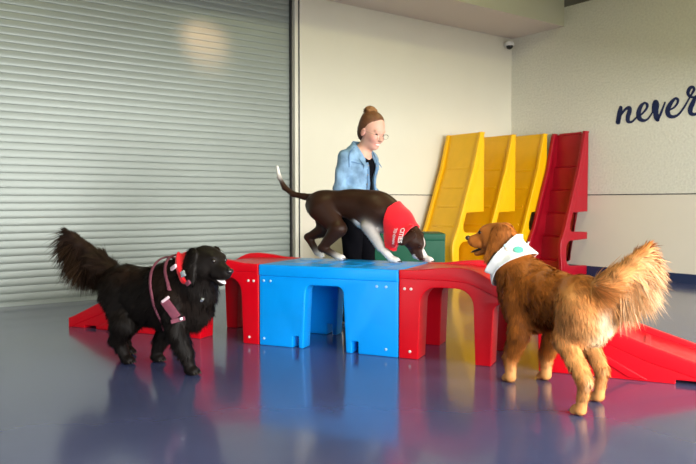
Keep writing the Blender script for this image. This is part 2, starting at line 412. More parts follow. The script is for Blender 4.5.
def nets(F, lo, h):
    S = F < 0; nx, ny, nz = F.shape
    cnt = np.zeros((nx-1, ny-1, nz-1)); acc = np.zeros((nx-1, ny-1, nz-1, 3))
    corners = [(i, j, k) for i in (0, 1) for j in (0, 1) for k in (0, 1)]
    def sub(A, c): return A[c[0]:nx-1+c[0], c[1]:ny-1+c[1], c[2]:nz-1+c[2]]
    for c in corners:
        for d in range(3):
            if c[d] == 0:
                e = list(c); e[d] = 1; a = sub(F, c); b = sub(F, e); m = (a < 0) != (b < 0)
                t = np.where(m, a/(a-b+1e-12), 0); cnt += m
                for x in range(3): acc[..., x] += m*(c[x]+(t if x == d else 0))
    act = cnt > 0; idx = -np.ones(act.shape, int); idx[act] = np.arange(act.sum())
    ijk = np.argwhere(act); V = lo+h*(ijk+acc[act]/cnt[act][:, None]); Q = []
    for d in range(3):
        a = [slice(1, -1)]*3; b = [slice(1, -1)]*3; a[d] = slice(0, -1); b[d] = slice(1, None)
        A = S[tuple(a)]; B = S[tuple(b)]
        for flip, mk in ((0, A & ~B), (1, ~A & B)):
            e = np.argwhere(mk)
            if not len(e): continue
            e = e+1; e[:, d] -= 1; u, v = (d+1) % 3, (d+2) % 3
            def cell(du, dv):
                c = e.copy(); c[:, u] += du; c[:, v] += dv; return idx[c[:, 0], c[:, 1], c[:, 2]]
            q = np.stack([cell(-1, -1), cell(0, -1), cell(0, 0), cell(-1, 0)], 1)
            Q.append(q[:, ::-1] if flip else q)
    return V, np.concatenate(Q)
def grad(body, V, e=.004):
    g = np.zeros_like(V)
    for d in range(3):
        a = V.copy(); b = V.copy(); a[:, d] += e; b[:, d] -= e; g[:, d] = body.F(a)-body.F(b)
    return g/(np.linalg.norm(g, axis=1)[:, None]+1e-9)
def np_mesh(name, V, polys, m, parent=None, cols=None, normals=None, smooth=True):
    """polys: list of (n,k) int arrays"""
    me = bpy.data.meshes.new(name); me.vertices.add(len(V)); me.vertices.foreach_set('co', V.astype(np.float32).ravel())
    loops = np.concatenate([p.ravel() for p in polys]); sizes = np.concatenate([np.full(len(p), p.shape[1]) for p in polys])
    me.loops.add(len(loops)); me.loops.foreach_set('vertex_index', loops.astype(np.int32))
    me.polygons.add(len(sizes)); st = np.concatenate([[0], np.cumsum(sizes)[:-1]])
    me.polygons.foreach_set('loop_start', st.astype(np.int32))
    me.polygons.foreach_set('use_smooth', np.ones(len(sizes), bool)); me.update(calc_edges=True); me.validate()
    if cols is not None:
        at = me.color_attributes.new('Col', 'FLOAT_COLOR', 'POINT')
        at.data.foreach_set('color', np.concatenate([cols, np.ones((len(V), 1))], 1).astype(np.float32).ravel())
    if normals is not None: me.normals_split_custom_set_from_vertices(normals.tolist())
    return link(name, me, m, parent)
def wob(P, f, seed=0):                       # smooth coherent noise in -1..1
    r = np.random.default_rng(seed); out = np.zeros(len(P))
    for i in range(5):
        k = r.normal(size=3)*f*(1+.4*i); out += np.sin(P@k+r.uniform(0, 6.28))/(1+.4*i)
    return out/2.6
def fur_blades(body, V, Q, C, FL, FD, N, n, width, lay=.75, cvar=.18, skip=None, seed=1, segs=(0, .35, .7), clump=.35):
    r = np.random.default_rng(seed)
    T = np.concatenate([Q[:, [0, 1, 2]], Q[:, [0, 2, 3]]]); A = np.linalg.norm(np.cross(V[T[:, 1]]-V[T[:, 0]], V[T[:, 2]]-V[T[:, 0]]), axis=1)
    A = A*np.clip(FL[T[:, 0]]/np.median(FL), .4, 2.2)
    ti = r.choice(len(T), n, p=A/A.sum()); u = r.random((n, 2)); fl = u.sum(1) > 1; u[fl] = 1-u[fl]
    w = np.stack([1-u.sum(1), u[:, 0], u[:, 1]], 1)[:, :, None]; t = T[ti]
    mix = lambda X: (X[t]*w).sum(1)
    P = mix(V); nn = mix(N); nn /= np.linalg.norm(nn, axis=1)[:, None]; c = mix(C); L = (FL[t]*w[:, :, 0]).sum(1); fd = mix(FD)
    if skip is not None:
        kp = ~skip(P); P, nn, c, L, fd = P[kp], nn[kp], c[kp], L[kp], fd[kp]
    kp = L > .002; P, nn, c, L, fd = P[kp], nn[kp], c[kp], L[kp], fd[kp]; n = len(P)
    cl = np.stack([wob(P, 40, s) for s in (3, 4, 5)], 1)*clump
    fd = fd+cl+r.normal(size=(n, 3))*.10
    tan = fd-(fd*nn).sum(1)[:, None]*nn; tan /= np.linalg.norm(tan, axis=1)[:, None]+1e-6
    ly = np.clip(lay+r.normal(size=n)*.08, .2, .97)[:, None]
    d = tan*ly+nn*(1-ly)+fd*.25; d /= np.linalg.norm(d, axis=1)[:, None]
    L = L*(.7+.5*r.random(n)); side = np.cross(d, nn)+r.normal(size=(n, 3))*.35; side /= np.linalg.norm(side, axis=1)[:, None]
    ww = width*(.6+.8*r.random(n)); g = np.array([0, 0, -1.0])
    verts = []; 
    for s in segs:
        cen = P-nn*.003+d*(L*s)[:, None]+(fd*.25+g*.15)*(L*s*s)[:, None]
        hw = side*(ww*(1-s*.55)/2)[:, None]; verts += [cen-hw, cen+hw]
    verts.append(P+d*L[:, None]+(fd*.25+g*.15)*L[:, None])
    VV = np.stack(verts, 1).reshape(-1, 3); k = len(verts); b = np.arange(n)*k; polys = []
    for i in range(len(segs)-1): polys.append(np.stack([b+2*i, b+2*i+1, b+2*i+3, b+2*i+2], 1))
    tri = np.stack([b+k-3, b+k-2, b+k-1], 1)
    cv = (1+cvar*(wob(P, 60, 9)+r.normal(size=n)*.6))[:, None]; cc = np.clip(c*cv, .001, 1)
    CC = np.repeat(cc, k, 0); NN = np.repeat(nn*.8+.35*np.cross(side, d)*np.sign((np.cross(side, d)*nn).sum(1))[:, None], k, 0); NN /= np.linalg.norm(NN, axis=1)[:, None]
    return VV, polys, tri, CC, NN
def build_body(body, name, m, parent, cols, h=.008, fl=0, fd=(-1, 0, -.4), fur=None, paint=None, furmod=None, flowmod=None, lo=None, hi=None):
    F, lo, ax = body.grid(h, lo, hi); V, Q = nets(F, lo, h)
    C, FL, FD = body.attrs(V, cols, fl, fd)
    if paint: C = paint(V, C)
    if furmod: FL = furmod(V, FL)
    if flowmod: FD = flowmod(V, FD)
    N = grad(body, V)
    if not fur: return np_mesh(name, V, [Q], m, parent, C, N)
    VV, polys, tri, CC, NN = fur_blades(body, V, Q, C, FL, FD, N, **fur); off = len(V)
    return np_mesh(name, np.concatenate([V, VV]), [Q]+[p+off for p in polys]+[tri+off], m, parent, np.concatenate([C, CC]), np.concatenate([N, NN]))
def wrap(body, name, m, parent, off, th, region, lo, hi, h=.004, wav=0):
    lo = np.array(lo, float); hi = np.array(hi, float); n = np.ceil((hi-lo)/h).astype(int)+1
    P = np.stack(np.meshgrid(*[lo[i]+h*np.arange(n[i]) for i in range(3)], indexing='ij'), -1).reshape(-1, 3)
    reg = region(P); f = np.full(len(P), .2); s = reg < .02; Ps = P[s]
    o = off(Ps) if callable(off) else off
    if wav: o = o+wav*wob(Ps, 28, 2)
    f[s] = np.maximum(np.abs(body.F(Ps)-o)-th, reg[s]); F = f.reshape(n); V, Q = nets(F, lo, h)
    return np_mesh(name, V, [Q], m, parent)
def poly_sdf(x, z, pts):
    d = np.full(x.shape, 9.0); ins = np.zeros(x.shape, bool); n = len(pts)
    for i in range(n):
        ax_, az = pts[i]; bx, bz = pts[(i+1) % n]; ex, ez = bx-ax_, bz-az
        t = np.clip(((x-ax_)*ex+(z-az)*ez)/(ex*ex+ez*ez), 0, 1); d = np.minimum(d, np.hypot(x-ax_-t*ex, z-az-t*ez))
        c = ((az > z) != (bz > z)) & (x < ex*(z-az)/(ez+1e-12)+ax_); ins ^= c
    return np.where(ins, -d, d)
def dog_head(b, O, fwd, sc=1, jaw=.02, col=0, mcol=None, fl=None, ear=1.0, up=(0, 0, 1), earfl=None, muz=1.0, earcol=None, mr=1.0, es=1.0):
    R = frame_from(fwd, up); kw = dict(R=R, O=O); mcol = col if mcol is None else mcol; s = sc; ec = col if earcol is None else earcol
    f1 = dict(fl=fl, fd=tuple((-np.array([.8, 0, .3])) @ R)); f0 = dict(fl=.004 if fl else None, fd=tuple(np.array([-1, 0, 0]) @ R))
    b.ell((0, 0, 0), (.088*s, .074*s, .072*s), k=.03, col=col, **f1, **kw)
    b.ell((.045*s, 0, .018*s), (.050*s, .052*s, .042*s), k=.02, col=col, **f0, **kw)
    b.cone((.06*s, 0, -.012*s), (.148*s*muz, 0, -.024*s), .044*s*mr, .032*s*mr, S=(1, .86, .95), k=.018, col=mcol, **f0, **kw)
    for y in (-1, 1):
        b.ell((.015*s, y*.042*s, -.028*s), (.05*s, .034*s, .045*s), k=.02, col=col, **f1, **kw)
        b.cone((.085*s, y*.020*s, -.036*s), (.135*s*muz, y*.016*s, -.040*s), .022*s*mr, .018*s*mr, k=.01, col=mcol, **f0, **kw)
        b.ell((.066*s, y*.032*s, .036*s), (.020*s, .014*s, .012*s), k=.012, col=col, **f0, **kw)
        b.cone((-.025*s, y*.070*s, .038*s), (-.012*s, y*.092*s, -.075*s*ear), .026*s*es, .034*s*es, S=(1.25, .42, 1), k=.008, col=ec, fl=earfl if earfl else (fl*1.3 if fl else None), fd=tuple(np.array([-.1, 0, -1]) @ R), **kw)
    b.cone((.02*s, 0, -.055*s), (.125*s*muz, 0, (-.058-jaw)*s), .028*s, .017*s*mr, S=(1, 1.1, .8), k=.014, col=mcol, **f0, **kw)
    return R
def head_bits(O, R, s, parent, nosem, muz=1.0, tongue=None, jaw=.02, mr=1.0):
    Rm = Matrix([list(c) for c in R]).transposed(); O = Vector(O)
    w = lambda x, y, z: O+Rm @ Vector((x*s, y*s, z*s))
    bm = bmesh.new(); add_ball(bm, w(.148*muz+.030*mr, 0, -.010), (.014*s, .018*s, .013*s), Rm); bm_obj('nose', bm, nosem, parent)
    for y in (-1, 1):
        bm = bmesh.new(); add_ball(bm, w(.082, y*.034, .022), .0105*s, Rm); bm_obj('eye', bm, M['eye'], parent)
    if tongue:
        bm = bmesh.new(); add_ball(bm, w(.105*muz, 0, -.047-jaw*.6), (.052*s, .022*s, .008*s), Rm @ Matrix.Rotation(.25+jaw*4, 3, 'Y')); bm_obj('tongue', bm, tongue, parent)
def leg(b, pts, rad, col=0, fl=None, paws=True, pc=None, k=.02, fd=(-.25, 0, -1), toe=.022, S=(1, .85, 1), lowcol=None):
    n = len(pts)
    for i in range(n-1):
        c = col if lowcol is None or i < n-2 else lowcol
        b.cone(pts[i], pts[i+1], rad[i], rad[i+1], S=S if i == 0 else (1, 1, 1), k=k, col=c, fl=(fl if fl is None else (fl if i < n-2 else fl*.5)), fd=fd)
    if paws:
        x, y, z = pts[-1]; pc = col if pc is None else pc
        b.ell((x+.018, y, max(z-.004, .022)), (toe*1.7, toe*1.25, toe), k=.012, col=pc, fl=0 if fl is None else .006, fd=(-1, 0, 0))
        for j in (-1.5, -.5, .5, 1.5):
            b.ell((x+.043-abs(j)*.006, y+j*toe*.62, toe*.72), (toe*.85, toe*.36, toe*.68), k=.005, col=pc, fl=0 if fl is None else .004, fd=(-1, 0, 0))
def claws(parent, feet, toe, m=None):
    for f in feet:
        x, y, z = f[:3]; z0 = f[3] if len(f) > 3 else 0
        for j in (-1.5, -.5, .5, 1.5):
            bm = bmesh.new(); px = x+.043-abs(j)*.006+toe*.75
            add_tube(bm, [(px-.006, y+j*toe*.62, toe*.75+z0), (px+.006, y+j*toe*.62, toe*.6+z0), (px+.012, y+j*toe*.62, toe*.3+z0)], [.004, .003, .001], 6); bm_obj('claw', bm, m or M['claw'], parent)
def placed(o, f): return frame_mtx(Vector(o), Vector(f).normalized(), Vector((-f[1], f[0], 0)).normalized(), Z)

# ------------------------------------------------------------------ golden dog
GO = (.997, 3.36, 0); GH = (-.287, .958, 0)
g = Body(); GC = [(.44, .135, .022), (.68, .31, .10), (.78, .55, .32), (.36, .115, .022)]    # red gold, light gold, cream
g.ell((.19, 0, .445), (.19, .125, .160), fl=.035, fd=(-.8, 0, -.6))
g.ell((.02, 0, .460), (.27, .120, .138), fl=.030, fd=(-.9, 0, -.45))
g.ell((-.22, 0, .475), (.17, .112, .122), fl=.030, fd=(-.8, 0, -.5))
g.cone((.17, 0, .50), (.34, .02, .585), .115, .095, k=.05, fl=.032, fd=(-.8, 0, -.5))
g.cone((.34, .02, .585), (.405, .06, .69), .092, .080, k=.04, fl=.030, fd=(-.6, -.2, -.8))
g.cone((.30, .01, .40), (.35, .02, .52), .085, .085, k=.05, fl=.04, fd=(-.2, 0, -1))
HD = (.60, .79, .02); HO = (.425, .075, .738)
HR = dog_head(g, HO, HD, 1.08, jaw=.028, fl=.014, earfl=.034, ear=1.05, muz=.80, earcol=3, es=1.35)
FLg, FRg, HLg, HRg = (.235, .10, .03), (.22, -.098, .03), (-.36, .10, .03), (-.205, -.106, .03)
for y, f, e in ((1, FLg, .16), (-1, FRg, .15)):
    leg(g, [(.20, y*.085, .44), (e, y*.098, .29), (f[0]+.005, f[1], .14), f], [.085, .050, .030, .028], col=0, fl=.034, pc=1, lowcol=1, S=(1, .75, 1))
for y, f in ((1, HLg), (-1, HRg)):
    dx = f[0]+.36
    leg(g, [(-.26+dx*.35, y*.068, .45), (-.22+dx*.8, y*.090, .32), (-.385+dx, y*.10, .165), f], [.098, .052, .027, .024], col=1, fl=.030, pc=1, lowcol=1, fd=(-.5, 0, -.9), S=(1, .7, 1))
    g.ell((-.27+dx*.3, y*.058, .43), (.105, .060, .10), k=.06, col=1, fl=.028, fd=(-.4, 0, -1))
g.ell((-.30, 0, .41), (.085, .075, .10), k=.06, col=2, fl=.025, fd=(-.3, 0, -1))
tp = [(-.36, 0, .555), (-.42, -.030, .600), (-.45, -.065, .650), (-.465, -.100, .695), (-.475, -.130, .730)]
tr = [.046, .034, .026, .020, .010]; tc = [1, 1, 1, 0, 0]; tf = [.11, .16, .15, .10, .05]
for i in range(4): g.cone(tp[i], tp[i+1], tr[i], tr[i+1], k=.02, col=tc[i], fl=tf[i], fd=(-.12, -.50, .06))
def gpaint(V, C):
    # pale breeches and belly, darker saddle
    w = np.clip((-V[:, 0]-.33)/.06, 0, 1)*np.clip((.52-V[:, 2])/.08, 0, 1)*np.clip((V[:, 2]-.33)/.1, 0, 1)*np.clip((.07-np.abs(V[:, 1]+.01))/.05, 0, 1)
    C = C*(1-w[:, None])+np.array((.80, .62, .42))*w[:, None]
    w = np.clip((V[:, 2]-.50)/.06, 0, 1)*np.clip((V[:, 0]+.36)/.1, 0, 1)*(V[:, 2] < .68); C = C*(1-.55*w[:, None])+.55*w[:, None]*np.array((.40, .130, .022))
    t = np.clip((-V[:, 0]-.40)/.03, 0, 1)*np.clip((np.interp(-V[:, 1], [0, .030, .065, .100, .130], [.555, .60, .65, .695, .73])-V[:, 2])/.02, 0, .65)
    C = C*(1-t[:, None])+np.array((.82, .60, .38))*t[:, None]
    n = .5+.5*wob(V, 14, 21); C = C*(.86+.28*n[:, None])
    return C
def gfurmod(V, FL):
    FL = np.where((V[:, 2] < .08), .006, FL)
    t = (V[:, 0] < -.38) & (V[:, 2] > .54); up = V[:, 2] > np.interp(-V[:, 1], [0, .030, .065, .100, .130], [.555, .60, .65, .695, .73])
    FL = np.where(t & up, np.minimum(FL, .04), FL)
    return FL
def gflow(V, D):
    t = (V[:, 0] < -.40) & (V[:, 2] > .52)     # the flag hangs from the tail bone: strands lean right and down
    s = np.clip((V[:, 2]-.56)/.2, 0, 1)[:, None]
    fd = np.array((-.10, -.26, -1.0))*(1-s)+np.array((-.05, -.70, -.35))*s
    up = (V[:, 2] > np.interp(-V[:, 1], [0, .030, .065, .100, .130], [.555, .60, .65, .695, .73]))[:, None]; fd = np.where(up, np.array((-.1, -.65, .60)), fd)
    return np.where(t[:, None], fd/np.linalg.norm(fd, axis=1)[:, None], D)
def neck_u(V, c0, n): return (V-np.array(c0)) @ (np.array(n)/np.linalg.norm(n))
def greg(P):
    u = neck_u(P, (.365, .04, .615), (.10, .055, .085)); top = np.clip((P[:, 2]-.55)/.12, 0, 1)
    lo = -.022-.085*top*top; hi = .028+.0*top
    return np.maximum(u-hi, lo-u)
root = thing('golden_dog', 'golden retriever wearing a white bandana, seen from behind with raised feathery tail', 'dog', placed(GO, GH))
build_body(g, 'body', M['fur'], root, GC, h=.007, fl=.03, paint=gpaint, furmod=gfurmod, flowmod=gflow,
           fur=dict(n=95000, width=.0046, lay=.74, cvar=.26, skip=lambda P: (greg(P) < .0) & (P[:, 2] > .42) & (P[:, 0] > .2), clump=.38))
head_bits(HO, HR, 1.08, root, M['nosebr'], tongue=M['nose'], jaw=.028, muz=.80)
claws(root, [FLg, FRg, HLg, HRg], .022)
ban = wrap(g, 'bandana', M['whitecloth'], root, .020, .0045, greg, (.20, -.16, .40), (.50, .22, .76), h=.0045, wav=.004)
col_ = wrap(g, 'collar', M['black'], root, .006, .005, lambda P: np.maximum(np.abs(neck_u(P, (.365, .04, .615), (.10, .055, .085))-.030)-.010, P[:, 2]-.665), (.22, -.14, .44), (.52, .22, .76), h=.0045)
def surf_point(body, p, d, off):
    p = np.array(p, float); d = np.array(d, float)/np.linalg.norm(d)
    for _ in range(60):
        f = body.F(p[None])[0]-off
        if f < .0004: break
        p = p+d*f*.8
    return p
Gm = np.array(root.matrix_world)
Gi = np.linalg.inv(np.array(placed(GO, GH)))
def to_local(inv, v): return (inv @ np.array([*v, 1]))[:3]
def print_patch(body, inv, px, py, off, rad, m, parent, name='printed_patch', ymid=3.4):
    o = to_local(inv, (0, 0, CAMZ)); d = to_local(inv, Vector((0, 0, CAMZ))+ray(px, py))-o
    p0 = o+d*(ymid-.35); q = surf_point(body, p0, d, off)
    nrm = grad(body, q[None])[0]; R = frame_from(nrm, (0, 0, 1)); bm = bmesh.new(); Rm = Matrix([list(c) for c in R]).transposed()
    add_ball(bm, Vector(q), (.002, rad, rad*.8), Rm, 14, 8); bm_obj(name, bm, m, parent)
print_patch(g, Gi, 518.5, 249.5, .028, .026, M['teal'], ban)
print_patch(g, Gi, 508.5, 248.5, .028, .017, M['peach'], ban)
print_patch(g, Gi, 506, 245.5, .028, .012, M['ltblue'], ban)

# ------------------------------------------------------------------ black dog
BO = (-1.10, 3.95, 0); BH = (.82, -.57, 0)
d = Body(); BC = [(.008, .006, .005), (.030, .015, .009), (.01, .008, .006)]
d.ell((.19, 0, .41), (.19, .135, .175), fl=.045, fd=(-.6, 0, -.8))
d.ell((0, 0, .40), (.28, .128, .150), fl=.045, fd=(-.7, 0, -.7))
d.ell((-.24, 0, .42), (.17, .125, .140), fl=.040, fd=(-.6, 0, -.8))
d.ell((-.10, 0, .49), (.22, .09, .055), col=1, fl=.03, fd=(-.9, 0, -.3))
d.cone((.16, 0, .485), (.31, 0, .535), .115, .10, k=.05, fl=.04, fd=(-.6, 0, -.8))
d.cone((.31, 0, .520), (.40, -.01, .565), .092, .080, k=.04, fl=.035, fd=(-.4, 0, -1))
d.cone((.32, 0, .36), (.36, 0, .48), .08, .09, k=.05, fl=.055, fd=(.1, 0, -1))
DD = (.97, -.06, -.17); DO = (.435, -.005, .612)
DR = dog_head(d, DO, DD, 1.13, jaw=.020, fl=.016, earfl=.030, ear=.85, muz=.86, mr=1.12)
RF, LF, HRb, HLb = (.335, -.04, .03), (-.06, .06, .03), (-.165, -.07, .03), (-.36, .09, .03)
leg(d, [(.26, -.09, .40), (.29, -.09, .26), (.325, -.06, .13), RF], [.080, .048, .034, .031], fl=.040, toe=.025, S=(1, .75, 1))
leg(d, [(.17, .09, .40), (.04, .09, .27), (-.03, .07, .13), LF], [.085, .055, .036, .032], fl=.035, toe=.025, S=(1, .75, 1))
leg(d, [(-.22, -.07, .40), (-.14, -.095, .27), (-.215, -.085, .15), HRb], [.110, .066, .036, .030], fl=.045, toe=.025, S=(1, .7, 1))
leg(d, [(-.28, .07, .40), (-.28, .095, .27), (-.41, .09, .15), HLb], [.110, .066, .036, .030], fl=.045, toe=.025, S=(1, .7, 1))
tp = [(-.36, 0, .50), (-.44, -.015, .560), (-.52, -.035, .620), (-.59, -.055, .670), (-.65, -.075, .712), (-.69, -.09, .742)]
tr = [.05, .036, .028, .024, .020, .010]; tf = [.07, .14, .18, .17, .12, .05]
for i in range(5): d.cone(tp[i], tp[i+1], tr[i], tr[i+1], k=.02, col=0, fl=tf[i], fd=(-.75, 0, .1))
TBX, TBZ = [.36, .44, .52, .59, .65, .69], [.50, .56, .62, .67, .712, .742]
def dfurmod(V, FL):
    t = (V[:, 0] < -.42) & (V[:, 2] > .53) & (V[:, 2] > np.interp(-V[:, 0], TBX, TBZ))
    return np.where(V[:, 2] < .07, .008, np.where(t, np.minimum(FL, .035), FL))
def dflow(V, D):
    t = (V[:, 0] < -.42) & (V[:, 2] > .50); s = np.clip((V[:, 2]-.56)/.18, 0, 1)[:, None]
    fd = np.array((-.25, 0, -1.0))*(1-s)+np.array((-.45, .05, -.85))*s
    up = (V[:, 2] > np.interp(-V[:, 0], TBX, TBZ))[:, None]; fd = np.where(up, np.array((-1, .1, .45)), fd)
    return np.where(t[:, None], fd/np.linalg.norm(fd, axis=1)[:, None], D)
def dpaint(V, C):
    n = np.clip(.3+.7*wob(V, 9, 31), 0, 1)*np.clip((V[:, 2]-.25)/.25, 0, 1); return C*(1-.6*n[:, None])+.6*n[:, None]*np.array((.040, .019, .010))
def dcol(P):  # red neck band
    u = neck_u(P, (.355, -.003, .565), (.80, 0, .60)); return np.maximum(np.abs(u)-.014, .500-P[:, 2])
def dgirth(P): return np.abs(P[:, 0]-.150-(.50-P[:, 2])*.30)-.010
def dyoke(P): return np.maximum(np.abs(neck_u(P, (.255, 0, .54), (.85, 0, .52)))-.008, -(P[:, 2]-.2))
root = thing('black_dog', 'shaggy black dog with a red neck band and mauve harness, standing at left', 'dog', placed(BO, BH))
build_body(d, 'body', M['furg'], root, BC, h=.007, fl=.04, flowmod=dflow, paint=dpaint, furmod=dfurmod,
           fur=dict(n=95000, width=.0050, lay=.68, cvar=.30, clump=.6, skip=lambda P: ((dcol(P) < .006) & (P[:, 2] > .42)) | ((dgirth(P) < .004) & (P[:, 1] < .02) & (P[:, 2] > .15)) | ((dyoke(P) < .004) & (P[:, 0] > .1) & (P[:, 2] > .3))))
head_bits(DO, DR, 1.13, root, M['nose'], muz=.86, tongue=M['tongueg'], jaw=.020, mr=1.12)
claws(root, [RF, LF, HRb, HLb], .025)
wrap(d, 'neck_band', M['redcloth'], root, .013, .010, dcol, (.22, -.17, .40), (.50, .17, .75), h=.005, wav=.004)
har = wrap(d, 'harness', M['mauve'], root, .022, .005, dgirth, (.02, -.19, .18), (.22, .19, .64), h=.005)
wrap(d, 'harness_yoke', M['mauve'], root, .022, .005, lambda P: np.maximum(dyoke(P), .46-P[:, 2]), (.12, -.19, .30), (.42, .19, .66), h=.005)
Bi = np.linalg.inv(np.array(placed(BO, BH)))
def patch_box(body, inv, px, py, off, wdt, hgt, ang, m, parent, name, ymid, t=.006):
    o = to_local(inv, (0, 0, CAMZ)); dd = to_local(inv, Vector((0, 0, CAMZ))+ray(px, py))-o
    q = surf_point(body, o+dd*(ymid-.45), dd, off); nrm = grad(body, q[None])[0]
    R = frame_from(nrm, (0, 0, 1)); Rm = Matrix([list(c) for c in R]).transposed() @ Matrix.Rotation(ang, 3, 'X'); bm = bmesh.new()
    add_box(bm, (-t, -wdt/2, -hgt/2), (t, wdt/2, hgt/2), Matrix.Translation(Vector(q)) @ Rm.to_4x4()); return bm_obj(name, bm, m, parent, .004)
hp = patch_box(d, Bi, 170.5, 309, .030, .050, .115, .62, M['mauve'], root, 'harness_panel', 3.8)
patch_box(d, Bi, 165.5, 299.5, .040, .050, .014, .62, M['pink'], hp, 'reflective_strip', 3.8)
patch_box(d, Bi, 178, 320, .034, .075, .022, .25, M['mauve'], root, 'harness_strap', 3.8)
patch_box(d, Bi, 181, 319, .040, .016, .016, .2, M['metal'], root, 'buckle', 3.8)
patch_box(d, Bi, 173.5, 267.5, .034, .052, .020, .45, M['pink'], root, 'pale_strap', 3.8)
patch_box(d, Bi, 183, 274, .040, .030, .032, .5, M['metal'], root, 'buckle', 3.8)
patch_box(d, Bi, 188, 283, .034, .030, .024, .6, M['mauve'], root, 'harness_strap', 3.8)
patch_box(d, Bi, 202, 300, .045, .014, .026, -.4, M['metal'], root, 'name_tag', 3.8)

# ------------------------------------------------------------------ brown dog on the blue platform
WO = (.068, 4.745, .531); WH = (.87, -.50, 0)
w = Body(); WC = [(.030, .012, .0065), (.86, .82, .77)]
w.ell((.11, 0, .325), (.165, .092, .130), k=.05)
w.ell((-.03, 0, .385), (.22, .082, .100), k=.05)
w.ell((-.235, 0, .375), (.125, .088, .105), k=.05)
w.cone((.13, 0, .355), (.265, -.01, .275), .095, .072, k=.05)
w.cone((.265, -.01, .275), (.345, -.02, .195), .070, .058, k=.04)
WD = (.50, -.10, -.87); WHO = (.375, -.03, .155)
WR = dog_head(w, WHO, WD, .78, jaw=.004, col=0, ear=.8, up=(.9, 0, .35), muz=1.02)
WF, WF2, WB, WB2 = (.245, -.055, .026), (.40, .07, .026), (-.115, -.05, .026), (-.32, .06, .035)
leg(w, [(.16, -.062, .33), (.10, -.070, .235), (.18, -.06, .10), WF], [.068, .040, .024, .022], col=0, k=.015, toe=.019, pc=1, lowcol=1, S=(1, .7, 1))
w.cone((.10, -.070, .235), (.18, -.06, .10), .040, .028, k=.01, col=1)
w.cone((.16, 0, .24), (.24, .02, .26), .05, .05, k=.03, col=1)
leg(w, [(.20, .062, .30), (.26, .070, .20), (.36, .07, .10), WF2], [.06, .036, .024, .022], col=1, k=.015, toe=.019, pc=1, lowcol=1, S=(1, .7, 1))
leg(w, [(-.22, -.05, .35), (-.10, -.065, .215), (-.215, -.06, .080), WB], [.095, .052, .026, .022], k=.015, toe=.019, pc=1, S=(1, .65, 1))
leg(w, [(-.25, .05, .34), (-.27, .065, .20), (-.385, .06, .145), WB2], [.092, .05, .026, .022], k=.015, toe=.018, pc=1, S=(1, .65, 1))
tp = [(-.32, 0, .425), (-.38, .0, .435), (-.46, .0, .452), (-.525, .0, .50), (-.565, .0, .575), (-.58, 0, .655)]
tr = [.030, .022, .019, .017, .013, .007]
for i in range(5): w.cone(tp[i], tp[i+1], tr[i], tr[i+1], k=.012, col=0 if i < 4 else 1)
def wpaint(V, C):
    # white belly patch and blaze
    t = np.clip((.285-V[:, 2])/.015, 0, 1)*np.clip((V[:, 0]+.02)/.04, 0, 1)*np.clip((.17-V[:, 0])/.03, 0, 1)*np.clip((V[:, 2]-.20)/.02, 0, 1)*(np.abs(V[:, 1]) < .07)
    C = C*(1-t[:, None])+np.array(WC[1])*t[:, None]
    X = (V-np.array(WHO)) @ WR.T; t = np.clip((.006-np.abs(X[:, 1]))/.004, 0, 1)*np.clip((X[:, 0]-.01)/.02, 0, 1)*(X[:, 2] > -.01)*(V[:, 0] > .35)
    C = C*(1-t[:, None])+np.array(WC[1])*t[:, None]
    t = ((X[:, 0] > .09) & (X[:, 2] < -.030) & (V[:, 0] > .35))[:, None]*.8; C = C*(1-t)+np.array(WC[1])*t
    t = np.clip((V[:, 2]-.20)/.05, 0, 1)*np.clip((.32+wob(V, 12, 5)*.04-V[:, 2])/.03, 0, 1)*(V[:, 0] > .27)*(V[:, 1] > .0)
    return C
WM = placed(WO, WH) @ Matrix.Diagonal((1.15, 1.05, 1, 1))
root = thing('brown_dog', 'chocolate brown dog with white forelegs and red bandana sniffing the blue platform', 'dog', WM)
build_body(w, 'body', M['furs'], root, WC, h=.006, paint=wpaint, fl=.008, fur=dict(n=26000, width=.0022, lay=.93, cvar=.15, clump=.2, skip=lambda P: P[:, 2] < .03, segs=(0, .5)))
head_bits(WHO, WR, .78, root, M['nosebr'], muz=1.02)
claws(root, [(*WF, 0), (*WF2, 0), (*WB, 0)], .019)
Wi = np.linalg.inv(np.array(WM))
banpoly = [(x+.035, z) for x, z in [(.255, .43), (.325, .37), (.362, .258), (.285, .14), (.233, .075), (.187, .10), (.172, .179), (.180, .264), (.200, .36)]]
w2 = Body(); w2.p = list(w.p); w2.cone((.25, -.03, .27), (.24, -.055, .09), .060, .022, k=.04)
def wreg(P): return np.maximum(poly_sdf(P[:, 0], P[:, 2], banpoly), np.where(P[:, 1] > -.03, .20-P[:, 2]+.5*np.clip(P[:, 1], -.03, .02), -1))
ban = wrap(w2, 'bandana', M['redcloth'], root, .008, .0045, wreg, (.12, -.18, .03), (.46, .14, .52), h=.004, wav=.0015)
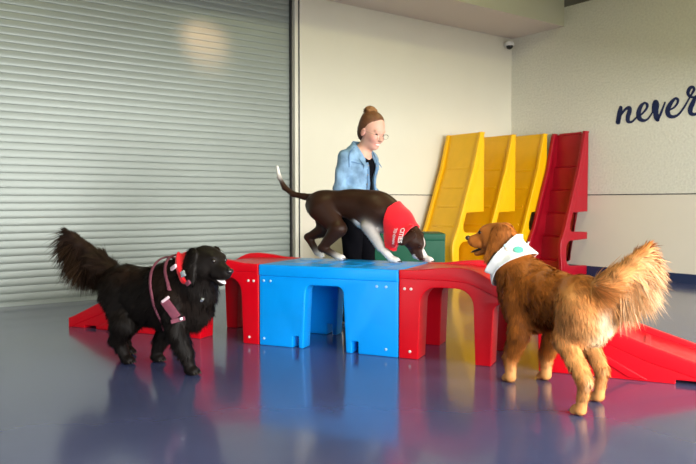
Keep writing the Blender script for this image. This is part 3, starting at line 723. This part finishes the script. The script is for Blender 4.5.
def text_on(body, inv, s, px, py, dirx, diry, size, off, m, parent, ymid):
    cu = bpy.data.curves.new('t', 'FONT'); cu.body = s; cu.size = size; cu.align_x = 'CENTER'; cu.offset = .012*size*2; cu.extrude = 0
    o = bpy.data.objects.new('t', cu); COL.objects.link(o); dg = bpy.context.evaluated_depsgraph_get(); dg.update()
    me = bpy.data.meshes.new_from_object(o.evaluated_get(dg)); bpy.data.objects.remove(o)
    bm = bmesh.new(); bm.from_mesh(me); bmesh.ops.triangulate(bm, faces=bm.faces)
    bmesh.ops.subdivide_edges(bm, edges=[e for e in bm.edges if e.calc_length() > .4*size], cuts=1)
    oo = to_local(inv, (0, 0, CAMZ)); base = to_local(inv, Vector((0, 0, CAMZ))+ray(px, py))-oo; q0 = surf_point(body, oo+base*(ymid-.45), base, off)
    nr = grad(body, q0[None])[0]
    ex = np.array(dirx, float); ex -= ex@nr*nr; ex /= np.linalg.norm(ex); ey = np.cross(nr, ex)
    for v in bm.verts:
        p = q0+ex*v.co.x+ey*v.co.y+nr*.05; p = surf_point(body, p, -nr, off); v.co = Vector(p)
    bm_obj(m.name and 'printed_text', bm, m, parent, smooth=False)
text_on(w2, Wi, 'CITIES', 399.0, 235, (-.08, 0, -1), None, .036, .0150, M['print'], ban, 4.6)
text_on(w2, Wi, 'TO OWN', 392.8, 236, (-.08, 0, -1), None, .024, .0155, M['print'], ban, 4.6)

# ------------------------------------------------------------------ woman behind the platform
PO = (.080, 5.36, 0); PH = (.80, -.60, 0); PM = placed(PO, PH); PI_ = np.linalg.inv(np.array(PM))
h = Body(); HC = [(.60, .34, .25), (.62, .30, .24), (.22, .10, .06)]
HOp = (.125, .0, 1.450); HS = 1.12; Rh = frame_from((.90, -.12, -.40)); kw = dict(R=Rh, O=HOp)
h.ell((-.015, 0, .040), (.092, .074, .090), k=.02, **kw); h.ell((.020, 0, -.020), (.068, .060, .085), k=.03, **kw)
h.ell((.055, 0, -.082), (.026, .026, .020), k=.03, **kw)                       # chin
for y in (-1, 1):
    h.ell((.056, y*.034, -.022), (.026, .024, .022), k=.02, col=1, **kw)       # cheeks
    h.ell((-.012, y*.074, -.008), (.017, .008, .028), k=.006, col=1, **kw)     # ears
    h.ell((.068, y*.028, .032), (.010, .022, .008), k=.014, **kw)              # brow
h.cone((.080, 0, .012), (.102, 0, -.020), .008, .011, k=.010, **kw)            # nose
for y in (-1, 1): h.ell((.092, y*.009, -.024), (.009, .007, .006), k=.006, **kw)
h.ell((.077, 0, -.050), (.012, .022, .006), k=.006, col=1, **kw); h.ell((.074, 0, -.064), (.012, .018, .006), k=.006, col=1, **kw)
h.cone((.03, 0, 1.28), (.092, 0, 1.385), .058, .052, k=.03)                      # neck
h.ell((0, 0, 1.20), (.095, .145, .15), k=.05); h.ell((.01, 0, 1.04), (.085, .12, .13), k=.05); h.ell((0, 0, .90), (.10, .155, .12), k=.05)
for y in (-1, 1):
    h.cone((.005, y*.06, 1.285), (-.005, y*.135, 1.25), .045, .036, k=.04)
    h.cone((-.005, y*.150, 1.245), (-.03, y*.180, 1.02), .036, .033, k=.03)
    h.cone((-.03, y*.180, 1.02), (.17, y*.085, .945), .033, .023, k=.01)
    hx = np.array((.17, y*.085, .945)); dirn = np.array((.80, -y*.5, -.25)); dirn /= np.linalg.norm(dirn)
    Rp = frame_from(dirn); Op = tuple(hx)
    h.ell((.045, 0, 0), (.048, .036, .015), k=.012, R=Rp, O=Op)
    for j, (yy, ln) in enumerate(((.028, .062), (.010, .070), (-.009, .066), (-.027, .052))):
        h.cone((.08, yy, 0), (.08+ln*.55, yy*1.1, -.008), .0088, .0080, k=.004, R=Rp, O=Op); h.cone((.08+ln*.55, yy*1.1, -.008), (.08+ln*.9, yy*1.1, -.030), .0080, .0068, k=.004, R=Rp, O=Op)
    h.cone((.02, y*.030, 0), (.055, y*.055, -.008), .011, .009, k=.006, R=Rp, O=Op); h.cone((.055, y*.055, -.008), (.085, y*.056, -.016), .009, .0075, k=.004, R=Rp, O=Op)
    h.cone((0, y*.085, .86), (.01, y*.09, .48), .082, .050, k=.04); h.cone((.01, y*.09, .48), (-.02, y*.09, .09), .050, .034, k=.02)
    h.cone((-.03, y*.09, .045), (.14, y*.10, .028), .034, .024, k=.03)
for q in h.p:
    if q['R'] is Rh:
        for kk in ('a', 'b', 'r', 'ra', 'rb', 'k'):
            if kk in q: q[kk] = q[kk]*HS
root = thing('person', 'woman with hair in a bun, glasses and open denim jacket behind the blue platform', 'person', PM)
def ppaint(V, C):
    X = (V-np.array(HOp)) @ Rh.T/HS
    t = np.exp(-(((X[:, 0]-.08)/.02)**2+(X[:, 1]/.024)**2+((X[:, 2]+.058)/.007)**2))[:, None]; C = C*(1-.8*t)+np.array((.50, .13, .12))*.8*t
    for y in (-1, 1):
        t = np.exp(-(((X[:, 0]-.075)/.02)**2+((X[:, 1]-y*.028)/.018)**2+((X[:, 2]-.032)/.004)**2))[:, None]; C = C*(1-.2*t)+np.array((.25, .12, .06))*.2*t
        t = np.exp(-(((X[:, 0]-.06)/.03)**2+((X[:, 1]-y*.038)/.02)**2+((X[:, 2]+.02)/.02)**2))[:, None]; C = C*(1-.3*t)+np.array((.70, .26, .20))*.3*t
    return C
body = build_body(h, 'body', M['skin'], root, HC, h=.0055, paint=ppaint)
Rm = Matrix([list(c) for c in Rh]).transposed(); wp = lambda x, y, z: Vector(HOp)+Rm @ Vector((x, y, z))*HS
for y in (-1, 1):
    bm = bmesh.new(); add_ball(bm, wp(.071, y*.029, .010), (.010, .0145, .008), Rm); e = bm_obj('eye', bm, M['eye'], root)
bm = bmesh.new(); add_ball(bm, wp(.082, 0, -.0570), (.010, .022, .0065), Rm); bm_obj('teeth', bm, M['teeth'], root)
hb = Body(); hcols = [(.125, .048, .018), (.38, .19, .07), (.05, .022, .012)]
hb.ell((-.024, 0, .045), (.090, .078, .088), k=.02, R=Rh, O=HOp); hb.ell((-.045, 0, -.005), (.060, .074, .080), k=.02, col=2, R=Rh, O=HOp)
hb.ell((-.026, 0, .078), (.078, .066, .056), k=.02, R=Rh, O=HOp)
for i in range(7):
    a = i*.9; hb.ell((-.070+.020*math.cos(a), .026*math.sin(a), .130+.008*math.sin(3*a)), (.020, .022, .018), k=.006, col=1 if i % 2 else 0, R=Rh, O=HOp)
hb.ell((-.070, 0, .132), (.034, .038, .028), k=.004, col=1, R=Rh, O=HOp)
for q in hb.p:
    for kk in ('a', 'r', 'k'): q[kk] = q[kk]*HS
F, lo, ax = hb.grid(.005); P = np.stack(np.meshgrid(*ax, indexing='ij'), -1); X = (P-np.array(HOp)) @ Rh.T/HS
cut = X[..., 0]-np.interp(X[..., 2], [-.1, .02, .05, .075, .10, .125], [-.016, -.006, .006, .024, .058, .10])
ear = np.sqrt((X[..., 0]+.012)**2+(X[..., 2]+.012)**2)-.022
ear = np.where(np.abs(X[..., 1]) > .05, -ear, -1)
F = np.maximum(np.maximum(F, cut), ear); V, Q = nets(F, lo, .005); C, _, _ = hb.attrs(V, hcols, 0, (0, 0, -1))
bc = np.array(HOp)+HS*np.array([-.070, 0, .13]) @ Rh; D = bc-V; dd = np.linalg.norm(D, axis=1)[:, None]; D = D/dd
D = np.where(dd < .062, np.cross(D, np.array([.4, 0, 1.])), D); N = grad(hb, V)
VV, polys, tri, CC, NN = fur_blades(hb, V, Q, C, np.where(dd[:, 0] < .062, .022, .030), D, N, 12000, .0035, lay=.95, cvar=.35, seed=5, clump=.2)
np_mesh('hair', np.concatenate([V, VV]), [Q]+[p+len(V) for p in polys]+[tri+len(V)], M['hair'], root, np.concatenate([C, CC]), np.concatenate([N, NN]))
for y in (-1, 1):                                                              # glasses
    pass
gl = bmesh.new()
for y in (-1, 1):
    pts = [wp(.104, y*.031+.022*math.cos(a*math.pi/10), .006+.017*math.sin(a*math.pi/10)) for a in range(21)]
    add_tube(gl, pts, .0013, 6, cap=False); add_tube(gl, [wp(.104, y*.053, .012), wp(.085, y*.068, .012), wp(-.01, y*.082, .006)], .0013, 6)
add_tube(gl, [wp(.104, -.009, .008), wp(.107, 0, .012), wp(.104, .009, .008)], .0012, 6)
gl = bm_obj('glasses', gl, M['rim'], root)
for y in (-1, 1):
    bm = bmesh.new(); add_ball(bm, wp(.104, y*.031, .006), (.0015, .024, .018), Rm); bm_obj('lens', bm, M['glass'], gl)
# clothes
def garment(name, prims, m, cut=None, hh=.006, lo=None, hi=None, wv=0):
    b = Body(); prims(b); F, lo_, ax = b.grid(hh); P = np.stack(np.meshgrid(*ax, indexing='ij'), -1)
    if wv: F = F+wv*wob(P.reshape(-1, 3), 22, 8).reshape(F.shape)
    if cut: F = np.maximum(F, cut(P))
    V, Q = nets(F, lo_, hh); return np_mesh(name, V, [Q], m, root)
def top_(b):
    b.ell((0, 0, 1.19), (.105, .150, .155), k=.05); b.ell((.012, 0, 1.04), (.097, .130, .13), k=.05); b.ell((0, 0, .93), (.110, .162, .12), k=.05)
    for y in (-1, 1): b.ell((.055, y*.060, 1.185), (.060, .060, .060), k=.04); b.cone((.0, y*.07, 1.31), (0, y*.085, 1.24), .03, .05, k=.03)
garment('black_top', top_, M['blackcloth'], lambda P: np.maximum(P[..., 2]-1.262, .86-P[..., 2]) if False else np.maximum(P[..., 2]-(1.262-.5*np.clip(P[..., 0], 0, .1)*.0), .86-P[..., 2]))
def trous(b):
    b.ell((0, 0, .90), (.118, .168, .11), k=.05)
    for y in (-1, 1): b.cone((0, y*.085, .86), (.01, y*.09, .48), .098, .066, k=.04); b.cone((.01, y*.09, .48), (-.015, y*.09, .08), .066, .052, k=.02)
garment('trousers', trous, M['blackcloth'], lambda P: np.maximum(P[..., 2]-.97, .07-P[..., 2]), wv=.003)
for y in (-1, 1):
    def sh(b): b.cone((-.045, y*.09, .045), (.05, y*.095, .045), .046, .043, k=.03); b.cone((.05, y*.095, .04), (.155, y*.102, .036), .040, .030, k=.03)
    s_ = garment('shoe', sh, M['shoe'], lambda P: np.maximum(.018-P[..., 2], P[..., 2]-.105))
    def so(b): b.cone((-.045, y*.09, .01), (.155, y*.102, .01), .050, .038, k=.03)
    ss = garment('sole', so, M['sole'], lambda P: np.maximum(.0-P[..., 2], P[..., 2]-.02)); ss.parent = s_
def jack(b):
    b.ell((-.005, 0, 1.19), (.128, .160, .160), k=.06); b.ell((0, 0, 1.04), (.124, .152, .14), k=.05); b.ell((-.005, 0, .95), (.126, .165, .10), k=.05)
    for y in (-1, 1):
        b.ell((.05, y*.07, 1.18), (.062, .062, .08), k=.05)
        b.cone((.005, y*.06, 1.312), (-.005, y*.138, 1.256), .050, .060, k=.05)
        b.cone((-.005, y*.155, 1.25), (-.035, y*.190, 1.03), .060, .049, k=.035); b.cone((-.035, y*.190, 1.03), (.125, y*.105, .955), .048, .036, k=.02)
def jcut(P):
    x, y, z = P[..., 0], P[..., 1], P[..., 2]
    wdt = .038+.035*np.clip((z-1.08)/.22, 0, 1)+.02*np.clip((1.06-z)/.12, 0, 1)
    yo = y+.0                                                   # the open front
    front = np.maximum(-(np.abs(yo)-wdt), -(x-.02)); front = np.minimum(wdt-np.abs(yo), x-.02)
    hole = .075-np.sqrt((x-.055)**2+y**2)                        # neck hole
    hole = np.minimum(hole, z-1.24)
    low = np.where((np.abs(y) > .165) | (x > .12), -1, .885-z)
    cuff = -1.0
    return np.maximum(np.maximum(front, hole), low)
jk = garment('denim_jacket', jack, M['denim'], jcut, .006, wv=.006)
jb = Body(); jack(jb)
def strip(pts, wid, off, m, name, th=.003):           # flat band lying on the jacket
    pts = catmull(pts, 5); bm = bmesh.new(); rows = []
    for i, p in enumerate(pts):
        q = surf_point(jb, np.array(p)*1.0, -grad(jb, np.array([p]))[0], off); n = Vector(grad(jb, q[None])[0]); q = Vector(q)
        t = (pts[min(i+1, len(pts)-1)]-pts[max(i-1, 0)]).normalized(); s = t.cross(n).normalized()*wid/2
        rows.append([bm.verts.new(q+s), bm.verts.new(q-s), bm.verts.new(q-s+n*th), bm.verts.new(q+s+n*th)])
    for a, b in zip(rows, rows[1:]):
        for k in range(4): bm.faces.new((a[k], a[(k+1) % 4], b[(k+1) % 4], b[k]))
    bm.faces.new(rows[0]); bm.faces.new(rows[-1][::-1]); return bm_obj(name, bm, m, jk)
for y in (-1, 1):
    strip([(.20, y*.075, 1.24), (.20, y*.050, 1.10), (.20, y*.050, .92)], .026, .002, M['denimd'], 'placket')
    strip([(.20, y*.065, 1.215), (.18, y*.13, 1.215), (.10, y*.2, 1.22)], .007, .002, M['denimd'], 'seam')
    strip([(.20, y*.078, 1.20), (.19, y*.135, 1.20)], .045, .002, M['denim'], 'pocket_flap', .006)
    strip([(.08, y*.14, 1.40), (.08, y*.21, 1.28), (.06, y*.19, 1.18)], .007, .002, M['denimd'], 'seam')
    for z in (1.20, 1.13, 1.06, .99):
        q = surf_point(jb, (.25, y*.055, z), (-1, 0, 0), .006); bm = bmesh.new(); add_ball(bm, Vector(q), (.003, .006, .006)); bm_obj('button', bm, M['rim'], jk)
bm = bmesh.new()                                        # folded collar
for y in (-1, 1):
    pts = [(-.030, 0, 1.385), (-.015, y*.055, 1.380), (.035, y*.078, 1.352), (.085, y*.080, 1.295), (.118, y*.072, 1.240)]
    P = catmull(pts, 5); rows = []
    for i, p in enumerate(P):
        f = i/(len(P)-1); out = Vector((-.5+1.1*f, y*(.25+.9*f), 0)).normalized(); wd = .040+.022*math.sin(f*2.6)
        lo_ = p+out*(.030+.012*f)+Vector((0, 0, -wd)); rows.append([bm.verts.new(p), bm.verts.new(lo_), bm.verts.new(lo_+Vector((0, 0, .006))-out*.004+out*.008), bm.verts.new(p+Vector((0, 0, .007)))])
    for a, b in zip(rows, rows[1:]):
        for k in range(4): bm.faces.new((a[k], a[(k+1) % 4], b[(k+1) % 4], b[k]))
    bm.faces.new(rows[-1][::-1])
bm_obj('collar', bm, M['denim'], jk)

# ------------------------------------------------------------------ light
wd = bpy.data.worlds.new('world'); scene.world = wd; wd.use_nodes = True
bg = wd.node_tree.nodes['Background']; bg.inputs['Color'].default_value = (.93, .97, 1.0, 1); bg.inputs['Strength'].default_value = .40
def area(name, a, s, z, sx, sy, power, col, rot):
    l = bpy.data.lights.new(name, 'AREA'); l.shape = 'RECTANGLE'; l.size = sx; l.size_y = sy; l.energy = power; l.color = col
    o = bpy.data.objects.new(name, l); COL.objects.link(o); o.matrix_world = ROOM @ Matrix.Translation((a, s, z)) @ rot; return o
# daylight through the glazing opposite the shutter, and ceiling lamps
area('window_daylight', 4.6, 10.8, 1.5, 10.0, 2.6, 1150, (1, .98, .95), Matrix.Rotation(math.radians(-90), 4, 'X'))
area('side_daylight', 13.5, 5.5, 1.4, 6.0, 2.4, 90, (.85, .93, 1.0), Matrix.Rotation(math.radians(90), 4, 'Y'))
for a, s in ((2.6, 3.2), (6.2, 3.2), (2.6, 6.8), (6.2, 6.8)):
    area('ceiling_lamp', a, s, 4.1, 1.2, .6, 24, (1, .95, .45), Matrix.Identity(4))
sp = bpy.data.lights.new('warm_lamp', 'SPOT'); sp.energy = 200; sp.color = (1, .55, .30); sp.spot_size = math.radians(19); sp.spot_blend = 1; sp.shadow_soft_size = .1
so = bpy.data.objects.new('warm_lamp', sp); COL.objects.link(so); so.location = R3(5.0, 1.6, 3.6)
tgt = on_plane(205, 39, R3(0, -.07, 0), BX); so.rotation_euler = (tgt-so.location).to_track_quat('-Z', 'Y').to_euler()
v = scene.view_settings; v.view_transform = 'Standard'; v.look = 'None'; v.exposure = .64; v.gamma = 1; v.use_curve_mapping = False
